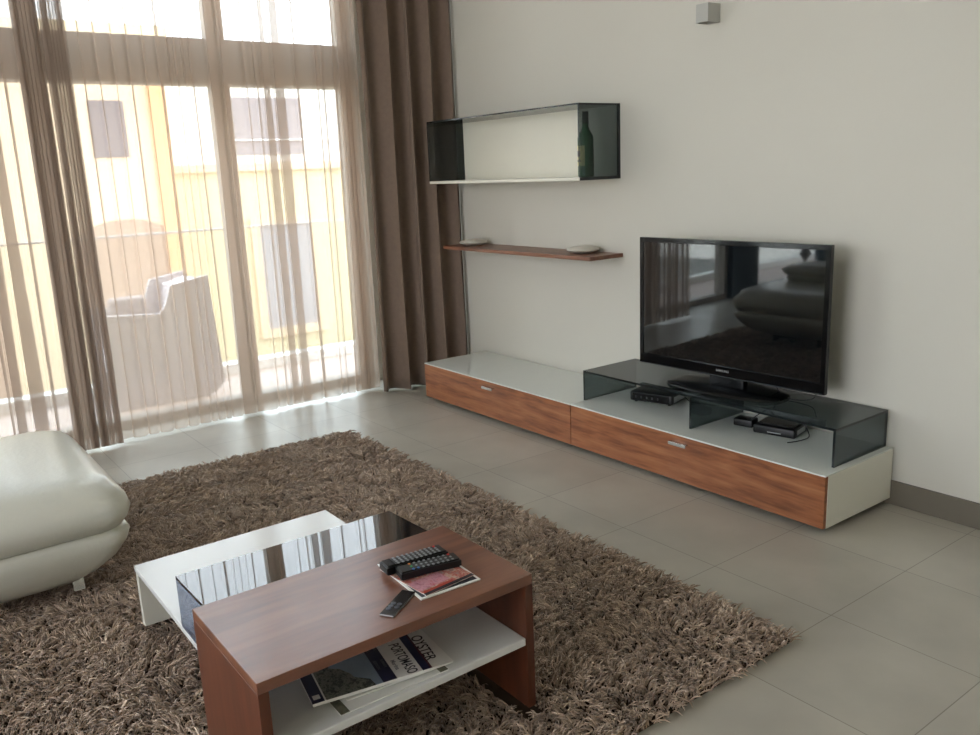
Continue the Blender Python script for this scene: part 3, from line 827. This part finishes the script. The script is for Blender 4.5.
# photograph on the cover: sky over a ragged tree line
bm = bm_new()
line = [(-0.105, -0.05), (-0.07, -0.035), (-0.045, -0.06), (-0.015, -0.075), (0.0, -0.052), (0.03, -0.035), (0.05, -0.03), (0.075, -0.0), (0.105, 0.005), (0.105, 0.022), (-0.105, 0.022)]
prism(bm, line, 'z', 0.0092, 0.0094)
obj('cover_sky', bm, M_sky_ph, m4, world=False)
text('cover_title', 'PORTOMASO', 0.037, M_ink, m4, flat(0.032, 0.096, 0.0094), 0.0001, stretch=0.63)
text('cover_subtitle', 'Marina', 0.016, M_inkgrey, m4, flat(0.05, 0.070, 0.0094), 0.0001)
for i, (x, yy, s) in enumerate([(-0.05, 0.048, 'MALTA'), (-0.05, 0.031, 'LIVING'), (0.03, 0.048, 'SUMMER'), (0.03, 0.031, 'EDITION')]):
    text('cover_caption', s, 0.010, M_inkgrey, m4, flat(x, yy, 0.0094), 0.0001)
obj('cover_emblem', box(bm_new(), 0.075, 0.092, -0.138, -0.122, 0.0092, 0.0095), M_paper, m4, world=False)

# magazines on the wooden top (long side of the cover along x)
zt = BZ
ga = 'magazines on the wooden table top'
am = math.radians(-93.5)
magazine('small dark covered magazine with white border under the remotes', 2.980, -2.203, zt, 0.004, am, 0.17, 0.235, [M_paper, M_ink, M_teal, M_food], [(-0.078, 0.078, -0.110, 0.110, 1), (-0.078, 0.078, -0.11, -0.04, 2), (-0.06, 0.07, 0.0, 0.095, 3)], ga)
magazine('colourful leaflet lying askew over the dark covered magazine', 2.985, -2.211, zt + 0.0045, 0.003, am + 0.14, 0.15, 0.20, [M_food, M_teal, M_pinkc, M_ink, mat('cover_red', (170, 60, 44), 0.3, noise=0.1)], [(-0.07, 0.07, -0.095, -0.05, 1), (-0.02, 0.072, 0.02, 0.072, 2), (-0.075, 0.075, 0.088, 0.099, 3), (-0.02, 0.07, 0.078, 0.088, 4)], ga)

# ------------------------------------------------------------------ remotes (own frame: x = length)
def remote(label, x, y, z, rot, Lg, Wd, th, rows, cols, extra, tilt=0.0, end=None):
    t = thing('remote_control', label, 'remote control', (x, y, z), rot, 'remote controls on the coffee table')
    t.rotation_euler = (0, tilt, rot)
    bm = bm_new()
    n = 10; pts = []
    for i in range(n + 1):
        s = i / n; hw = Wd / 2 * (1 - 0.16 * math.sin(PI * min(1, s * 1.15)) ** 2 + (0.05 if s > 0.85 else 0))
        pts.append((-Lg / 2 + Lg * s, hw))
    out = pts + [(a, -b) for a, b in reversed(pts)]
    prism(bm, out, 'z', 0.0, th)
    es = [e for e in bm.edges if abs(e.verts[0].co.z - e.verts[1].co.z) < 1e-6]
    bmesh.ops.bevel(bm, geom=es, offset=0.004, segments=3, affect='EDGES')
    obj('body', bm, M_black, t, world=False, smooth=True, angle=0.7)
    k = 0
    x0 = -Lg / 2 + 0.035; x1 = Lg / 2 - 0.02
    for i in range(rows):
        for j in range(cols):
            px = x0 + (x1 - x0) * i / (rows - 1); py = (j - (cols - 1) / 2) * Wd * 0.68 / (cols - 1)
            m = M_grey_btn
            if (i, j) in extra: m = extra[(i, j)]
            obj('button', box(bm_new(), px - 0.003, px + 0.003, py - 0.0035, py + 0.0035, th - 0.001, th + 0.0014, 0.0006, 1), m, t, world=False)
    if end:
        obj('end_panel', box(bm_new(), -Lg / 2 + 0.004, -Lg / 2 + 0.026, -Wd / 2 + 0.004, Wd / 2 - 0.004, th - 0.001, th + 0.0006, 0.0004), end, t, world=False)
    return t
zr = zt + 0.0085
remote('long black remote control farther from the table edge with grey end panel', 2.930, -2.212, zr, math.radians(84), 0.172, 0.048, 0.025, 10, 4, {(9, 3): M_red}, 0, M_black_shiny)
remote('black remote control with coloured buttons lying beside the longer one', 2.985, -2.203, zr, math.radians(79), 0.162, 0.045, 0.023, 9, 3, {(8, 2): M_red, (0, 0): M_blue, (0, 1): M_green, (0, 2): M_orange, (1, 0): M_blue}, 0)
t = thing('remote_control', 'small slim black remote with metal edge lying alone on bare wood', 'remote control', (3.070, -2.345, zt), math.radians(123), 'remote controls on the coffee table')
obj('metal_shell', box(bm_new(), -0.06, 0.06, -0.0185, 0.0185, 0.0, 0.005, 0.0016, 2), mat('remote_metal', (120, 116, 112), 0.4, 0.8, noise=0.02), t, world=False)
obj('glass_face', box(bm_new(), -0.059, 0.059, -0.0175, 0.0175, 0.004, 0.0063, 0.0006), M_black_shiny, t, world=False)
for bx_, by_, m_ in ((-0.022, 0.008, M_grey_btn), (-0.022, -0.008, M_black), (-0.008, 0.008, M_black), (-0.008, -0.008, M_black), (0.004, 0.008, M_black)):
    bm = bm_new(); lathe(bm, [(0.0062, 0.0060), (0.0062, 0.0070), (0.0055, 0.0075)], -bx_ - 0.03, by_, 16)
    obj('button', bm, mat('remote_button', (70, 74, 84), 0.35, noise=0.02), t, world=False, smooth=True)

# ------------------------------------------------------------------ sofa
def rrect(x0, x1, y0, y1, r, n=8):
    pts = []
    for cx, cy, a0 in ((x1 - r, y1 - r, 0), (x0 + r, y1 - r, PI / 2), (x0 + r, y0 + r, PI), (x1 - r, y0 + r, 1.5 * PI)):
        for k in range(n + 1):
            a = a0 + PI / 2 * k / n
            pts.append((cx + r * math.cos(a), cy + r * math.sin(a)))
    return pts
def loft(levels, cap_rings=3, dome=0.0):
    """levels: (z, x0, x1, y0, y1, r)"""
    bm = bm_new(); rings = []
    for z, x0, x1, y0, y1, r in levels:
        rings.append([bm.verts.new((x, y, z)) for x, y in rrect(x0, x1, y0, y1, r)])
    z, x0, x1, y0, y1, r = levels[-1]
    cx, cy = (x0 + x1) / 2, (y0 + y1) / 2
    for k in range(1, cap_rings + 1):
        s = 1 - k / (cap_rings + 1)
        rings.append([bm.verts.new((cx + (v.co.x - cx) * s, cy + (v.co.y - cy) * s, z + dome * (1 - s * s))) for v in rings[len(levels) - 1]])
    for a, b in zip(rings, rings[1:]):
        n = len(a)
        for i in range(n): bm.faces.new((a[i], a[(i + 1) % n], b[(i + 1) % n], b[i]))
    bm.faces.new(rings[-1]); bm.faces.new(list(reversed(rings[0])))
    return bm
SXA, SXB, SYE, SYN = 0.81, 1.80, -2.615, -3.55
t = thing('leather_sofa', 'white leather sofa with puffy seat end standing on the brown rug', 'sofa', (1.34, -3.1, 0.0345))
def lv(z, i, iy, r=0.12, fx=None): return (z, SXA + (i if fx is None else fx), SXB - i, SYN, SYE - iy, r)
lower = [lv(0.083, 0.15, 0.21, 0.05, 0.25), lv(0.088, 0.12, 0.17, 0.06, 0.21), lv(0.115, 0.085, 0.11, 0.08, 0.14), lv(0.16, 0.055, 0.055, 0.08, 0.08), lv(0.21, 0.035, 0.02, 0.08, 0.035), lv(0.245, 0.03, 0.008, 0.08, 0.02), lv(0.262, 0.038, 0.018, 0.08, 0.03), lv(0.270, 0.06, 0.045, 0.08, 0.05)]
obj('base_upholstery', loft(lower), M_leather, t, smooth=True, angle=3)
upper = [lv(0.264, 0.065, 0.05, 0.08), lv(0.270, 0.035, 0.026, 0.09), lv(0.30, 0.012, 0.01, 0.09), lv(0.335, 0.0, 0.0, 0.09), lv(0.37, 0.012, 0.008, 0.09), lv(0.40, 0.045, 0.03, 0.09), lv(0.422, 0.085, 0.05, 0.09, 0.05), lv(0.437, 0.14, 0.095, 0.08, 0.08), lv(0.443, 0.21, 0.17, 0.08, 0.13)]
obj('seat_cushion', loft(upper, 4, 0.006), M_leather, t, smooth=True, angle=3)
bm = bm_new()
def bk(z, x0, x1, y0, y1, r): return (z, x0, x1, y0, y1, r)
obj('backrest', loft([bk(0.446, 0.95, 1.72, -3.55, -3.22, 0.08), bk(0.46, 0.92, 1.75, -3.57, -3.20, 0.1), bk(0.48, 0.94, 1.74, -3.56, -3.21, 0.1), bk(0.50, 0.92, 1.74, -3.58, -3.18, 0.1), bk(0.535, 0.90, 1.77, -3.60, -3.15, 0.12), bk(0.565, 0.96, 1.72, -3.57, -3.18, 0.12), bk(0.58, 1.06, 1.64, -3.5, -3.25, 0.1)], 3, 0.01), M_leather, t, smooth=True, angle=3)
def foot(x, y):
    bm = bm_new(); prism(bm, [(x - 0.10, 0.09), (x + 0.06, 0.09), (x + 0.075, 0.0345), (x + 0.045, 0.0345), (x + 0.025, 0.06), (x - 0.055, 0.06), (x - 0.075, 0.0345), (x - 0.10, 0.0345)], 'y', y - 0.018, y + 0.018)
    obj('chrome_foot', bm, M_chrome, t)
foot(1.56, -2.80); foot(1.18, -2.85); foot(1.56, -3.4); foot(1.18, -3.4)

# baluster floor lamp seen only in the television's reflection
t = thing('floor_lamp', 'white turned baluster lamp standing behind the leather sofa', 'lamp', (0.38, -4.62, 0.0))
pr = [(0.11, 0.0), (0.12, 0.02), (0.03, 0.05), (0.02, 0.12), (0.045, 0.17), (0.06, 0.21), (0.03, 0.26), (0.016, 0.3), (0.036, 0.335), (0.05, 0.37), (0.03, 0.4), (0.014, 0.43), (0.03, 0.46), (0.058, 0.5), (0.03, 0.545), (0.014, 0.58), (0.035, 0.62), (0.015, 0.66), (0.012, 0.8)]
bm = lathe(bm_new(), pr, 0.38, -4.62, 28)
obj('lamp_stem', bm, mat('lamp_turned_white', (150, 150, 150), 0.4, noise=0.02), t, smooth=True)
bm = lathe(bm_new(), [(0.17, 0.8), (0.12, 1.05)], 0.38, -4.62, 32)
obj('lamp_shade', bm, M_lampshade, t, smooth=True)

# ------------------------------------------------------------------ light
w = bpy.data.worlds.new('sky'); S.world = w; w.use_nodes = True
nt = w.node_tree; nt.nodes.clear()
N = nt.nodes.new; L = nt.links.new
out = N('ShaderNodeOutputWorld'); bg = N('ShaderNodeBackground'); L(bg.outputs[0], out.inputs[0])
tc = N('ShaderNodeTexCoord'); sp = N('ShaderNodeSeparateXYZ'); L(tc.outputs['Generated'], sp.inputs[0])
r = N('ShaderNodeValToRGB'); L(sp.outputs['Z'], r.inputs[0])
e = r.color_ramp.elements
e[0].position = 0.0; e[0].color = (0.82, 0.80, 0.82, 1); e[1].position = 0.6; e[1].color = (0.74, 0.83, 1.0, 1)
q = e.new(0.03); q.color = (0.97, 0.96, 1.0, 1)
L(r.outputs[0], bg.inputs[0]); bg.inputs[1].default_value = 4.6
sun = bpy.data.lights.new('sun', 'SUN'); sun.energy = 3.2; sun.angle = math.radians(2); sun.color = (1.0, 0.93, 0.82)
so = bpy.data.objects.new('sun', sun); C.objects.link(so); so.location = (10, 3, 12)
so.rotation_euler = Vector((0.05, 0.6, 0.8)).to_track_quat('Z', 'Y').to_euler()

S.view_settings.view_transform = 'Standard'
try: S.view_settings.look = 'None'
except Exception: pass
S.view_settings.gamma = 1.0
S.view_settings.use_curve_mapping = False
S.view_settings.exposure = 0.86
S.cycles.max_bounces = 10
S.cycles.diffuse_bounces = 5
S.cycles.transparent_max_bounces = 24
S.cycles.sample_clamp_indirect = 6.0
S.cycles.use_denoising = True
